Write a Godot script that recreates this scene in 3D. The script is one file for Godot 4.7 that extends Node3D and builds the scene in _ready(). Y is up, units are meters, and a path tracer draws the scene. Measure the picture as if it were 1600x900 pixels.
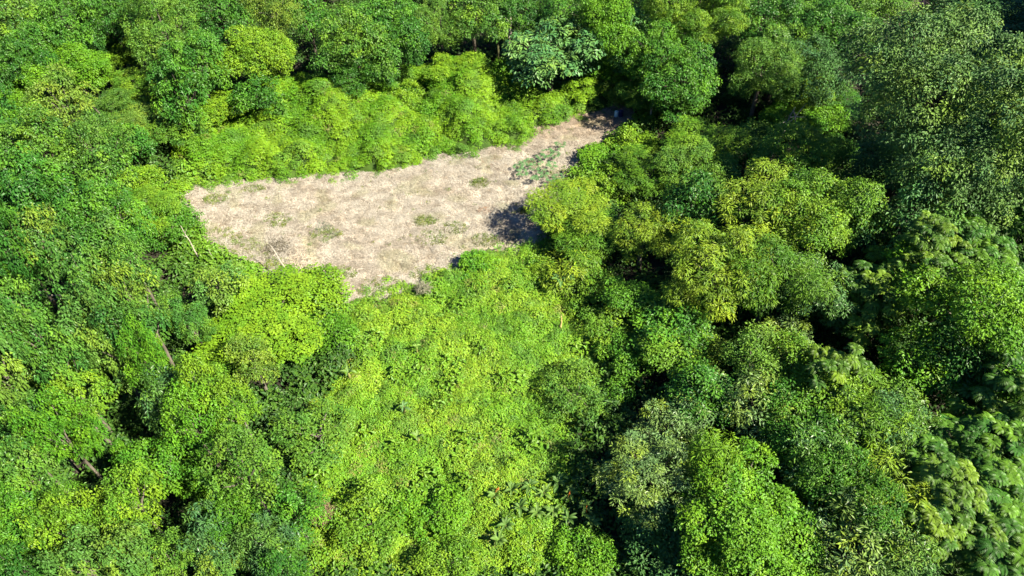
extends Node3D
# An overgrown forest seen from a drone: a strip of mown dry grass among vine thickets and many separate trees.

const GROUND_SIZE := 1600.0
var rng := RandomNumberGenerator.new()
var noise := FastNoiseLite.new()
var names := {}
var tree_meshes := {}
var trunk_meshes := {}
var leaf_materials := {}
var bark: StandardMaterial3D
var grey_bark: StandardMaterial3D
var pale_bark: StandardMaterial3D
var verts := PackedVector3Array()
var colors := PackedColorArray()
var index := PackedInt32Array()

const CLEARING := [Vector2(-39.1, -63.6), Vector2(-37.8, -65.8), Vector2(-35.4, -66.7), Vector2(-32.3, -66.7), Vector2(-29.0, -67.6), Vector2(-26.0, -68.4), Vector2(-22.9, -68.9), Vector2(-19.0, -69.0), Vector2(-15.5, -69.3), Vector2(-12.1, -71.2), Vector2(-8.1, -72.0), Vector2(-4.1, -73.1), Vector2(0.0, -74.5), Vector2(2.5, -75.9), Vector2(4.2, -78.3), Vector2(6.9, -80.5), Vector2(9.6, -82.4), Vector2(12.3, -83.6), Vector2(15.8, -84.6), Vector2(16.3, -79.7), Vector2(13.6, -77.1), Vector2(12.0, -74.9), Vector2(9.3, -72.5), Vector2(8.3, -69.6), Vector2(6.8, -66.8), Vector2(5.3, -62.7), Vector2(4.5, -59.4), Vector2(4.1, -56.2), Vector2(2.2, -54.4), Vector2(-0.2, -52.9), Vector2(-2.3, -51.9), Vector2(-4.4, -50.6), Vector2(-5.7, -49.7), Vector2(-7.4, -49.1), Vector2(-9.3, -48.1), Vector2(-11.9, -47.6), Vector2(-14.5, -47.2), Vector2(-16.3, -46.0), Vector2(-18.1, -47.2), Vector2(-20.0, -48.4), Vector2(-21.6, -49.3), Vector2(-23.1, -49.1), Vector2(-25.0, -49.3), Vector2(-27.0, -51.6), Vector2(-29.6, -53.3), Vector2(-32.8, -55.0), Vector2(-35.5, -57.7), Vector2(-37.8, -60.7)]
const THICKET := [Vector2(-17.2, -47.7), Vector2(-13.5, -49.5), Vector2(-9.5, -50.4), Vector2(-5.5, -52.8), Vector2(0.0, -55.2), Vector2(3.6, -55.7), Vector2(5.5, -51.4), Vector2(6.6, -46.9), Vector2(10.0, -41.9), Vector2(7.6, -34.6), Vector2(5.0, -30.7), Vector2(5.4, -27.1), Vector2(3.9, -19.7), Vector2(-15.7, -19.7), Vector2(-17.7, -27.1), Vector2(-17.5, -34.6), Vector2(-16.0, -40.4)]
const VINE_BANK := [Vector2(-40.7, -65.0), Vector2(-38.5, -65.6), Vector2(-28.9, -67.2), Vector2(-18.9, -68.6), Vector2(-15.4, -68.9), Vector2(-11.3, -71.2), Vector2(0.0, -74.1), Vector2(4.2, -78.0), Vector2(14.0, -83.2), Vector2(14.4, -87.1), Vector2(9.1, -88.8), Vector2(1.8, -87.1), Vector2(-9.3, -92.2), Vector2(-14.8, -91.3), Vector2(-21.6, -87.1), Vector2(-29.5, -90.5), Vector2(-35.3, -84.0), Vector2(-40.2, -79.4), Vector2(-42.3, -75.2)]
const HELICONIAS := [Vector2(-1.4, -25.6), Vector2(0.0, -26.1), Vector2(1.4, -26.4), Vector2(2.6, -25.8), Vector2(3.8, -26.7), Vector2(4.7, -25.7), Vector2(0.6, -24.6), Vector2(2.0, -24.1), Vector2(3.3, -24.2), Vector2(4.4, -23.7), Vector2(5.9, -24.6), Vector2(-0.5, -23.1), Vector2(-1.0, -21.9), Vector2(6.3, -23.3)]
const CASSAVAS := [Vector2(0.9, -68.9), Vector2(1.2, -67.1), Vector2(2.2, -69.9), Vector2(2.8, -68.4), Vector2(3.6, -70.5), Vector2(4.5, -71.2), Vector2(5.3, -71.0), Vector2(4.8, -68.4), Vector2(3.9, -67.4), Vector2(2.9, -66.2), Vector2(4.6, -65.7), Vector2(5.5, -66.7), Vector2(6.1, -73.0)]

# kind of tree -> how its crown is made (colours are linear leaf colours: a = most leaves, b = young or yellowing tips)
const KINDS := {
	"broad": {"style": "puff", "leaf": 0.225, "wide": 0.13, "clump": 0.66, "per": 96, "space": 1.32, "droop": 0.25, "jitter": 0.55, "lobes": 12, "a": Color(0.048, 0.136, 0.018), "b": Color(0.125, 0.235, 0.016), "tip": 0.24, "back": 0.36, "rough": 0.45},
	"dark": {"style": "puff", "leaf": 0.25, "wide": 0.125, "clump": 0.95, "per": 150, "space": 1.16, "droop": 0.15, "jitter": 0.55, "lobes": 18, "a": Color(0.062, 0.142, 0.038), "b": Color(0.125, 0.215, 0.026), "tip": 0.28, "back": 0.28, "rough": 0.55},
	"rubber": {"style": "puff", "leaf": 0.22, "wide": 0.13, "clump": 0.6, "per": 96, "space": 1.48, "droop": 0.2, "jitter": 0.55, "lobes": 13, "a": Color(0.060, 0.152, 0.028), "b": Color(0.140, 0.228, 0.024), "tip": 0.36, "back": 0.36, "rough": 0.45},
	"fine": {"style": "puff", "leaf": 0.185, "wide": 0.105, "clump": 0.5, "per": 78, "space": 1.3, "droop": 0.3, "jitter": 0.6, "lobes": 12, "a": Color(0.070, 0.176, 0.015), "b": Color(0.150, 0.262, 0.016), "tip": 0.36, "back": 0.42, "rough": 0.48},
	"olive": {"style": "puff", "leaf": 0.175, "wide": 0.095, "clump": 0.42, "per": 50, "space": 1.32, "droop": 0.2, "jitter": 0.7, "lobes": 12, "a": Color(0.076, 0.160, 0.022), "b": Color(0.160, 0.240, 0.024), "tip": 0.42, "back": 0.36, "rough": 0.5},
	"vine": {"style": "puff", "leaf": 0.19, "wide": 0.13, "clump": 0.44, "per": 50, "space": 1.15, "droop": 0.4, "jitter": 0.65, "lobes": 15, "a": Color(0.086, 0.196, 0.012), "b": Color(0.155, 0.270, 0.014), "tip": 0.45, "back": 0.45, "rough": 0.5},
	"feather": {"style": "puff", "leaf": 0.35, "wide": 0.075, "clump": 0.62, "per": 80, "space": 1.3, "droop": 0.75, "jitter": 0.5, "lobes": 13, "a": Color(0.098, 0.198, 0.016), "b": Color(0.195, 0.280, 0.016), "tip": 0.42, "back": 0.42, "rough": 0.48},
	"silver": {"style": "puff", "leaf": 0.28, "wide": 0.085, "clump": 0.6, "per": 82, "space": 1.34, "droop": 0.55, "jitter": 0.7, "lobes": 13, "a": Color(0.090, 0.172, 0.056), "b": Color(0.165, 0.245, 0.026), "tip": 0.35, "back": 0.28, "rough": 0.36},
	"palmate": {"style": "puff", "leaf": 0.44, "wide": 0.17, "clump": 0.52, "per": 28, "space": 1.5, "droop": 0.5, "jitter": 0.35, "lobes": 12, "a": Color(0.055, 0.155, 0.046), "b": Color(0.125, 0.230, 0.038), "tip": 0.25, "back": 0.36, "rough": 0.42},
	"frond": {"style": "frond", "leaf": 0.72, "wide": 0.075, "clump": 0.6, "per": 9, "space": 1.25, "droop": 0.0, "jitter": 0.0, "lobes": 15, "a": Color(0.052, 0.132, 0.018), "b": Color(0.135, 0.225, 0.018), "tip": 0.4, "back": 0.36, "rough": 0.48},
	"shrub": {"style": "puff", "leaf": 0.25, "wide": 0.16, "clump": 0.36, "per": 36, "space": 1.25, "droop": 0.2, "jitter": 0.6, "lobes": 8, "a": Color(0.080, 0.200, 0.016), "b": Color(0.165, 0.275, 0.014), "tip": 0.4, "back": 0.42, "rough": 0.45},
}
# size -> nominal crown radius, height, number of different crowns made
const SIZES := {"low": [2.6, 3.0, 3], "small": [2.3, 6.0, 4], "medium": [3.9, 10.0, 4], "large": [7.6, 16.0, 1]}
const TINTS := [Color(1, 1, 1), Color(0.86, 0.96, 0.92), Color(0.74, 0.86, 0.88), Color(0.94, 1.0, 0.80)]


func _ready() -> void:
	rng.seed = 4711
	noise.seed = 12
	noise.noise_type = FastNoiseLite.TYPE_SIMPLEX
	noise.frequency = 1.0
	noise.fractal_type = FastNoiseLite.FRACTAL_NONE
	make_view()
	bark = mat("bark", Color(0.21, 0.18, 0.13), 1.0)
	grey_bark = mat("grey bark", Color(0.40, 0.37, 0.31), 0.95)
	pale_bark = mat("pale bark", Color(0.66, 0.63, 0.56), 0.9)
	make_ground()
	make_clearing()
	make_undergrowth()
	make_trees()
	make_far_forest()
	make_details()


func make_view() -> void:
	var cam := Camera3D.new()
	cam.name = "camera"
	add_child(cam)
	cam.position = Vector3(0, 55, 0)
	cam.rotation_degrees = Vector3(-48, 0, 0)
	cam.fov = 44.5
	cam.far = 4000.0
	cam.near = 0.5
	cam.current = true
	var env := Environment.new()
	env.background_mode = Environment.BG_SKY
	var sky_m := ProceduralSkyMaterial.new()
	sky_m.sky_top_color = Color(0.30, 0.50, 0.82)
	sky_m.sky_horizon_color = Color(0.72, 0.82, 0.92)
	sky_m.ground_bottom_color = Color(0.18, 0.22, 0.12)
	sky_m.ground_horizon_color = Color(0.60, 0.68, 0.70)
	sky_m.sky_curve = 0.15
	var sky := Sky.new()
	sky.sky_material = sky_m
	env.sky = sky
	env.background_energy_multiplier = 0.22
	env.tonemap_mode = Environment.TONE_MAPPER_LINEAR
	env.tonemap_exposure = 3.5
	env.sdfgi_enabled = true
	env.ssao_enabled = true
	env.ssil_enabled = true
	var we := WorldEnvironment.new()
	we.name = "daylight"
	we.environment = env
	add_child(we)
	var sun := DirectionalLight3D.new()
	sun.name = "sun"
	sun.light_color = Color(1.0, 0.96, 0.88)
	sun.light_energy = 1.6
	sun.light_angular_distance = 0.5
	sun.shadow_enabled = true
	add_child(sun)
	sun.look_at_from_position(Vector3.ZERO, Vector3(-0.88, -1.0, -0.44))


# ---------------------------------------------------------------- helpers
func numbered(called: String) -> String:
	var n: int = names.get(called, 0)
	names[called] = n + 1
	return called if n == 0 else "%s_%03d" % [called, n]


func tag(o: Node, label: String, category := "", group := "", kind := "") -> void:
	if label: o.set_meta("label", label)
	if category: o.set_meta("category", category)
	if group: o.set_meta("group", group)
	if kind: o.set_meta("kind", kind)


func thing(called: String, label: String, category: String, at: Vector3, turn := 0.0, group := "") -> Node3D:
	var o := Node3D.new()
	o.name = numbered(called)
	add_child(o)
	o.position = at
	o.rotation.y = turn
	tag(o, label, category, group)
	return o


func obj(called: String, mesh: Mesh, m: Material, parent: Node = self) -> MeshInstance3D:
	var o := MeshInstance3D.new()
	o.name = numbered(called) if parent == self else called
	o.mesh = mesh
	if m: o.material_override = m
	parent.add_child(o, true)
	return o


func mat(called: String, c: Color, rough: float) -> StandardMaterial3D:
	var m := StandardMaterial3D.new()
	m.resource_name = called
	m.albedo_color = c
	m.roughness = rough
	if called.contains("bark"):
		var n := FastNoiseLite.new()
		n.frequency = 0.03
		n.seed = called.length()
		var t := NoiseTexture2D.new()
		t.width = 128
		t.height = 128
		t.seamless = true
		t.noise = n
		var g := Gradient.new()
		g.set_color(0, c.darkened(0.35))
		g.set_color(1, c.lightened(0.15))
		t.color_ramp = g
		m.albedo_color = Color.WHITE
		m.albedo_texture = t
		m.uv1_triplanar = true
		m.uv1_scale = Vector3(0.9, 0.25, 0.9)
	return m


func leafy(called: String, tint: Color, back: float, rough: float) -> StandardMaterial3D:
	var m := StandardMaterial3D.new()
	m.resource_name = called
	m.vertex_color_use_as_albedo = true
	m.albedo_color = tint
	m.roughness = rough
	m.metallic_specular = 0.34
	m.cull_mode = BaseMaterial3D.CULL_DISABLED
	m.backlight_enabled = true
	m.backlight = Color(back, back, back * 0.5)
	return m


func fresh() -> void:
	verts = PackedVector3Array()
	colors = PackedColorArray()
	index = PackedInt32Array()


func bake() -> ArrayMesh:
	var a := []
	a.resize(Mesh.ARRAY_MAX)
	a[Mesh.ARRAY_VERTEX] = verts
	if colors.size() == verts.size(): a[Mesh.ARRAY_COLOR] = colors
	a[Mesh.ARRAY_INDEX] = index
	var m := ArrayMesh.new()
	m.add_surface_from_arrays(Mesh.PRIMITIVE_TRIANGLES, a)
	fresh()
	return m


func rnd_dir() -> Vector3:
	var y := rng.randf_range(-1, 1)
	var t := rng.randf() * TAU
	var s := sqrt(1.0 - y * y)
	return Vector3(s * cos(t), y, s * sin(t))


# one leaf: a folded lozenge from its stalk to its tip
func leaf(at: Vector3, along: Vector3, n: Vector3, l: float, w: float, c: Color) -> void:
	var side := along.cross(n).normalized() * (w * 0.5)
	var up := side.cross(along).normalized() * (w * 0.16)
	var k := verts.size()
	verts.append(at)
	verts.append(at + along * (l * 0.45) + side + up)
	verts.append(at + along * l - up * 0.6)
	verts.append(at + along * (l * 0.45) - side + up)
	for i in 4: colors.append(c)
	index.append_array(PackedInt32Array([k, k + 1, k + 2, k, k + 2, k + 3]))


# a tapered tube through points (closed ends)
func tube(pts: Array, radii: Array, sides := 6, c := Color.WHITE) -> void:
	var k := verts.size()
	var prev := Vector3(1, 0, 0)
	for i in pts.size():
		var d: Vector3 = (pts[mini(i + 1, pts.size() - 1)] - pts[maxi(i - 1, 0)]).normalized()
		var x := (prev - d * prev.dot(d)).normalized()
		if x.length() < 0.5: x = d.cross(Vector3(0, 0.3, 1)).normalized()
		prev = x
		var y := d.cross(x)
		for s in sides:
			var t := TAU * s / sides
			verts.append(pts[i] + (x * cos(t) + y * sin(t)) * radii[i])
			colors.append(c)
	for i in pts.size() - 1:
		for s in sides:
			var p := k + i * sides + s
			var q := k + i * sides + (s + 1) % sides
			index.append_array(PackedInt32Array([p, q, q + sides, p, q + sides, p + sides]))
	for e in [0, pts.size() - 1]:
		var m := verts.size()
		verts.append(pts[e])
		colors.append(c)
		for s in sides:
			var p: int = k + e * sides + s
			var q: int = k + e * sides + (s + 1) % sides
			index.append_array(PackedInt32Array([m, q, p] if e == 0 else [m, p, q]))


func branch_points(from: Vector3, to: Vector3, n: int, wobble: float) -> Array:
	var out := []
	for i in n + 1:
		var t := float(i) / n
		var p := from.lerp(to, t)
		if i > 0 and i < n: p += rnd_dir() * wobble
		out.append(p)
	return out


func inside(p: Vector2, poly: Array) -> bool:
	return Geometry2D.is_point_in_polygon(p, PackedVector2Array(poly))


# distance to the polygon's outline, positive inside
func depth_in(p: Vector2, poly: Array) -> float:
	var d := 1e9
	for i in poly.size():
		d = minf(d, p.distance_to(Geometry2D.get_closest_point_to_segment(p, poly[i], poly[(i + 1) % poly.size()])))
	return d if inside(p, poly) else -d


# ---------------------------------------------------------------- setting
func ground_height(x: float, z: float) -> float:
	return 0.10 * noise.get_noise_2d(x * 0.07, z * 0.07)


func make_ground() -> void:
	fresh()
	# one sheet: fine round the view, coarse out to the horizon
	var lines := [-GROUND_SIZE / 2, -400.0, -220.0]
	for i in 81: lines.append(-160.0 + 4.0 * i)
	lines.append_array([220.0, 400.0, GROUND_SIZE / 2])
	var n := lines.size()
	for j in n:
		for i in n:
			var x: float = lines[i]
			var z: float = lines[j] - 60.0
			verts.append(Vector3(x, ground_height(x, z) - 0.08, z))
	for j in n - 1:
		for i in n - 1:
			var k := j * n + i
			index.append_array(PackedInt32Array([k, k + 1, k + n + 1, k, k + n + 1, k + n]))
	var m := StandardMaterial3D.new()
	m.resource_name = "leaf litter"
	m.roughness = 1.0
	m.albedo_texture = noise_texture(256, 0.02, 5, [Color(0.09, 0.08, 0.045), Color(0.14, 0.115, 0.07), Color(0.10, 0.13, 0.05), Color(0.18, 0.15, 0.095)])
	m.uv1_triplanar = true
	m.uv1_world_triplanar = true
	m.uv1_scale = Vector3(0.16, 0.16, 0.16)
	var o := obj("ground", bake(), m)
	tag(o, "brown leaf littered forest floor under the trees", "ground", "", "structure")
	# the brown track that shows behind the giant tree
	fresh()
	var path := [Vector3(40, 0, -136), Vector3(55, 0, -124), Vector3(67, 0, -113), Vector3(76, 0, -100), Vector3(82, 0, -84), Vector3(92, 0, -68)]
	for i in path.size():
		var d: Vector3 = (path[mini(i + 1, path.size() - 1)] - path[maxi(i - 1, 0)]).normalized()
		var s := Vector3(-d.z, 0, d.x) * 2.2
		for e in [-1.0, -0.4, 0.4, 1.0]:
			var p: Vector3 = path[i] + s * e
			verts.append(Vector3(p.x, ground_height(p.x, p.z) + (0.03 if absf(e) < 0.9 else -0.10), p.z))
	for i in path.size() - 1:
		for e in 3:
			var k := i * 4 + e
			index.append_array(PackedInt32Array([k, k + 1, k + 5, k, k + 5, k + 4]))
	var tm := StandardMaterial3D.new()
	tm.resource_name = "track earth"
	tm.roughness = 1.0
	tm.albedo_texture = noise_texture(256, 0.03, 8, [Color(0.24, 0.21, 0.19), Color(0.34, 0.30, 0.27), Color(0.30, 0.26, 0.24)])
	tm.uv1_triplanar = true
	tm.uv1_world_triplanar = true
	tm.uv1_scale = Vector3(0.2, 0.2, 0.2)
	tag(obj("dirt_track", bake(), tm), "brown earth track behind the giant tree in the top right", "track", "", "structure")


func noise_texture(side: int, freq: float, s: int, ramp: Array) -> NoiseTexture2D:
	var n := FastNoiseLite.new()
	n.seed = s
	n.frequency = freq
	n.fractal_octaves = 5
	n.fractal_gain = 0.6
	var g := Gradient.new()
	g.offsets = PackedFloat32Array(range(ramp.size()).map(func(i): return 0.25 + 0.5 * i / (ramp.size() - 1.0)))
	g.colors = PackedColorArray(ramp)
	var t := NoiseTexture2D.new()
	t.width = side
	t.height = side
	t.seamless = true
	t.noise = n
	t.color_ramp = g
	return t


# how pale or brown or green the mown grass is at a place
func straw_color(x: float, z: float) -> Color:
	var big := noise.get_noise_2d(x * 0.06 + 7, z * 0.08)
	var mid := 0.6 * noise.get_noise_2d(x * 0.2, z * 0.42 + 31) + 0.5 * noise.get_noise_2d(x * 0.35 + z * 0.1, z * 1.6)
	var fine := noise.get_noise_2d(x * 0.9, z * 2.4 + 90)
	var c := Color(0.388, 0.360, 0.300)
	c = c.lerp(Color(0.232, 0.202, 0.152), clampf(0.16 + 0.8 * mid + 0.35 * big, 0, 0.8))
	c = c.lerp(Color(0.52, 0.465, 0.385), clampf(0.5 * fine + 0.25 * big, 0, 0.6))
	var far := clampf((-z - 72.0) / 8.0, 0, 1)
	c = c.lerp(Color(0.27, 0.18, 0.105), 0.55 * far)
	var weedy := clampf(noise.get_noise_2d(x * 0.16 + 50, z * 0.2 - 20) * 1.5 - 0.80, 0, 0.25)
	return c.lerp(Color(0.22, 0.24, 0.08), weedy)


func make_clearing() -> void:
	fresh()
	var step := 0.3
	var x0 := -41.0
	var z0 := -86.0
	var nx := int(58.0 / step)
	var nz := int(41.0 / step)
	var number := {}
	for j in nz:
		for i in nx:
			var x := x0 + i * step
			var z := z0 + j * step
			var d := depth_in(Vector2(x, z), CLEARING)
			if d < -2.2: continue
			number[j * nx + i] = verts.size()
			var y := ground_height(x, z) + 0.05 + 0.06 * noise.get_noise_2d(x * 0.5, z * 0.6) + 0.03 * noise.get_noise_2d(x * 1.9, z * 1.9)
			y -= 0.30 * smoothstep(-0.6, -2.0, d)
			verts.append(Vector3(x, y, z))
			var c := straw_color(x, z)
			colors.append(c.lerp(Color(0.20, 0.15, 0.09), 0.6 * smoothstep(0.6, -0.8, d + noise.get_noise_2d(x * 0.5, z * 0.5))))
	for j in nz - 1:
		for i in nx - 1:
			var k := j * nx + i
			if number.has(k) and number.has(k + 1) and number.has(k + nx) and number.has(k + nx + 1):
				index.append_array(PackedInt32Array([number[k], number[k + 1], number[k + nx + 1], number[k], number[k + nx + 1], number[k + nx]]))
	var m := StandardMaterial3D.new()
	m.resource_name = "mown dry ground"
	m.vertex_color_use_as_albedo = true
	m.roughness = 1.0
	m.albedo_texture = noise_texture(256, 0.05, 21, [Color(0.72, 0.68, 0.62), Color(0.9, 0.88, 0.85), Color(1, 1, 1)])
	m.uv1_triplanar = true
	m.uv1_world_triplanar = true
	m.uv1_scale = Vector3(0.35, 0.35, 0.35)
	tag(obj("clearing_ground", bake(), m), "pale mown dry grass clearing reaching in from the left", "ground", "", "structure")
	# cut straw lying over it
	fresh()
	for i in 20:
		var a := rng.randf() * TAU
		var d := Vector3(cos(a), rng.randf_range(-0.05, 0.35), sin(a)).normalized()
		var p := Vector3(rng.randf_range(-0.28, 0.28), rng.randf_range(0.02, 0.09), rng.randf_range(-0.28, 0.28))
		var v := rng.randf_range(0.75, 1.1)
		leaf(p, d, Vector3(0, 1, 0).slerp(rnd_dir(), 0.2), rng.randf_range(0.16, 0.42), rng.randf_range(0.018, 0.042), Color(v, v, v))
	var straw := bake()
	var places: Array[Transform3D] = []
	var tints: Array[Color] = []
	while places.size() < 16000:
		var x := rng.randf_range(-40, 16)
		var z := rng.randf_range(-85, -46)
		var d := depth_in(Vector2(x, z), CLEARING)
		if d < -0.8: continue
		if noise.get_noise_2d(x * 0.3 + 3, z * 0.4) < -0.25 and rng.randf() < 0.6: continue
		var s := rng.randf_range(0.6, 1.4)
		places.append(Transform3D(Basis(Vector3.UP, rng.randf() * TAU).scaled(Vector3(s, s * rng.randf_range(0.5, 1.3), s)), Vector3(x, ground_height(x, z) + 0.07, z)))
		var c := straw_color(x, z) * rng.randf_range(0.85, 1.25)
		if rng.randf() < 0.17: c = c.lerp(Color(0.13, 0.09, 0.055), 0.6)
		tints.append(c)
	scatter("dry_grass", straw, leafy("straw", Color.WHITE, 0.2, 0.8), places, tints, "dry cut straw strewn over the clearing", "grass")
	# green regrowth in the straw
	fresh()
	for i in 18:
		var a := rng.randf() * TAU
		var d := Vector3(cos(a), rng.randf_range(0.2, 1.2), sin(a)).normalized()
		var v := rng.randf_range(0.8, 1.15)
		leaf(Vector3(rng.randf_range(-0.2, 0.2), 0.02, rng.randf_range(-0.2, 0.2)), d, Vector3(-d.z, 0.6, d.x).normalized(), rng.randf_range(0.15, 0.34), rng.randf_range(0.05, 0.1), Color(v, v, v))
	var weed := bake()
	places = []
	tints = []
	var patches := [Vector3(-9.0, -57.0, 1.3), Vector3(-6.4, -58.6, 1.0), Vector3(-10.0, -59.8, 0.9), Vector3(-3.0, -56.6, 1.1), Vector3(-1.5, -53.6, 1.2), Vector3(-30.0, -55.5, 2.0), Vector3(-33.0, -57.0, 1.8), Vector3(-27.5, -53.0, 1.6), Vector3(-35.0, -63.5, 1.0), Vector3(-31.0, -65.5, 0.8), Vector3(-21.0, -57.5, 1.2), Vector3(-9.0, -51.2, 1.6), Vector3(-14.0, -49.5, 1.6), Vector3(-27.0, -60.0, 1.2), Vector3(-18.0, -51.5, 1.0), Vector3(-4.0, -66.5, 0.9), Vector3(1.5, -61.6, 0.5), Vector3(6.3, -67.5, 1.6), Vector3(-24.5, -52.5, 1.1)]
	for i in 2300:
		var x := rng.randf_range(-40, 16)
		var z := rng.randf_range(-85, -46)
		if i < 1500:
			var p: Vector3 = patches[i % patches.size()]
			var r: float = p.z * sqrt(rng.randf())
			var a := rng.randf() * TAU
			x = p.x + r * cos(a) * 1.4
			z = p.y + r * sin(a)
		var d := depth_in(Vector2(x, z), CLEARING)
		if d < -0.5: continue
		if i >= 1500 and d > 1.6 and rng.randf() < 0.6: continue
		var s := rng.randf_range(0.5, 1.2)
		places.append(Transform3D(Basis(Vector3.UP, rng.randf() * TAU).scaled(Vector3(s, s, s)), Vector3(x, ground_height(x, z) + 0.07, z)))
		tints.append(Color(0.10, 0.19, 0.03).lerp(Color(0.20, 0.22, 0.05), rng.randf()))
	scatter("weeds", weed, leafy("weeds", Color.WHITE, 0.5, 0.6), places, tints, "small green weeds sprouting through the dry clearing", "weeds")


func scatter(called: String, mesh: Mesh, m: Material, places: Array[Transform3D], tints: Array[Color], label: String, category: String) -> void:
	var mm := MultiMesh.new()
	mm.transform_format = MultiMesh.TRANSFORM_3D
	mm.use_colors = true
	mm.mesh = mesh
	mm.instance_count = places.size()
	for i in places.size():
		mm.set_instance_transform(i, places[i])
		mm.set_instance_color(i, tints[i])
	var o := MultiMeshInstance3D.new()
	o.name = numbered(called)
	o.multimesh = mm
	o.material_override = m
	add_child(o)
	tag(o, label, category, "", "stuff")


# a sprig of creeper: leaves over a low hummock about 1.2 m across
func sprig(leaves: int, r: float, h: float, l: float, w: float) -> ArrayMesh:
	fresh()
	for i in leaves:
		var a := rng.randf() * TAU
		var q := r * sqrt(rng.randf())
		var p := Vector3(q * cos(a), h * (1.0 - (q / r) * (q / r)) * rng.randf_range(0.35, 1.0), q * sin(a))
		var n := (Vector3(p.x, 0, p.z) / r * 0.7 + Vector3.UP + rnd_dir() * 0.34).normalized()
		var t := rnd_dir()
		t = (t - n * t.dot(n)).normalized()
		var v := rng.randf_range(0.72, 1.15)
		var c := Color(v * rng.randf_range(0.8, 1.2), v, v)
		var k := rng.randf_range(0.7, 1.25)
		leaf(p, t, n, l * k, w * k, c)
	return bake()


func thicket_height(x: float, z: float, d: float, tall: float) -> float:
	if tall > 2.0: tall *= 0.55 + 0.16 * clampf(d, 0, 6) + 0.45 * noise.get_noise_2d(x * 0.16, z * 0.16 + 77)
	var h := 0.35 + tall * (0.6 + 0.40 * noise.get_noise_2d(x * 0.07, z * 0.09 + 11)) + 0.20 * noise.get_noise_2d(x * 0.27 + 40, z * 0.27) + 0.10 * noise.get_noise_2d(x * 0.8, z * 0.8 + 5)
	return maxf(0.10, h) * smoothstep(-1.8, 3.6, d)


func thicket(called: String, poly: Array, tall: float, density: float, ca: Color, cb: Color, label: String) -> void:
	var lo: Vector2 = poly[0]
	var hi: Vector2 = poly[0]
	for p: Vector2 in poly:
		lo = lo.min(p)
		hi = hi.max(p)
	lo -= Vector2(2, 2)
	hi += Vector2(2, 2)
	# the tangle of stems and shaded leaves inside
	fresh()
	var step := 0.8
	var nx := int((hi.x - lo.x) / step) + 1
	var nz := int((hi.y - lo.y) / step) + 1
	for j in nz:
		for i in nx:
			var p := lo + Vector2(i, j) * step
			var d := depth_in(p, poly)
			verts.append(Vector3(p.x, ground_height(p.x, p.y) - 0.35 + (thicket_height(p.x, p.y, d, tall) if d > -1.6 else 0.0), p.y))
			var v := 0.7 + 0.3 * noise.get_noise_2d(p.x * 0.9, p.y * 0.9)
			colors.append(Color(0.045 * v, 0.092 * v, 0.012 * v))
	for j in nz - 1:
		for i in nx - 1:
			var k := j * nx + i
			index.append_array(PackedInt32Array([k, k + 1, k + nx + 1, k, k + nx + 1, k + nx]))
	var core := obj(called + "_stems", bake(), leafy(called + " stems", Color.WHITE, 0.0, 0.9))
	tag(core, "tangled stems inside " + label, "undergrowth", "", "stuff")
	var places: Array[Transform3D] = []
	var tints: Array[Color] = []
	for i in int((hi.x - lo.x) * (hi.y - lo.y) * density):
		var p := Vector2(rng.randf_range(lo.x, hi.x), rng.randf_range(lo.y, hi.y))
		var d := depth_in(p, poly) + 0.9 * noise.get_noise_2d(p.x * 0.7, p.y * 0.7) + 0.9 * noise.get_noise_2d(p.x * 0.22, p.y * 0.22)
		if d < -1.2 or d < 1.2 and rng.randf() < 0.55 - 0.25 * d: continue
		var s := rng.randf_range(0.55, 1.2) * (0.6 + 0.4 * smoothstep(-1.0, 1.5, d))
		var y := ground_height(p.x, p.y) + thicket_height(p.x, p.y, d, tall) - 0.25
		var b := Basis(rnd_dir(), rng.randf() * 0.4) * Basis(Vector3.UP, rng.randf() * TAU)
		places.append(Transform3D(b.scaled(Vector3(s, s * rng.randf_range(0.7, 1.5), s)), Vector3(p.x, y, p.y)))
		var t := clampf(0.5 + 0.7 * noise.get_noise_2d(p.x * 0.13 + 60, p.y * 0.13) + rng.randf_range(-0.3, 0.3), 0, 1)
		var c := ca.lerp(cb, t)
		if noise.get_noise_2d(p.x * 0.4 + 9, p.y * 0.4) > 0.5: c = c.lerp(Color(0.07, 0.17, 0.03), 0.5)
		c *= rng.randf_range(0.85, 1.12)
		if rng.randf() < 0.02: c = c.lerp(Color(0.24, 0.18, 0.08), 0.5)
		tints.append(c)
	scatter(called, sprig(112, 0.80, 0.48, 0.18, 0.115), leafy(called, Color.WHITE, 0.6, 0.5), places, tints, label, "creepers")


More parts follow.
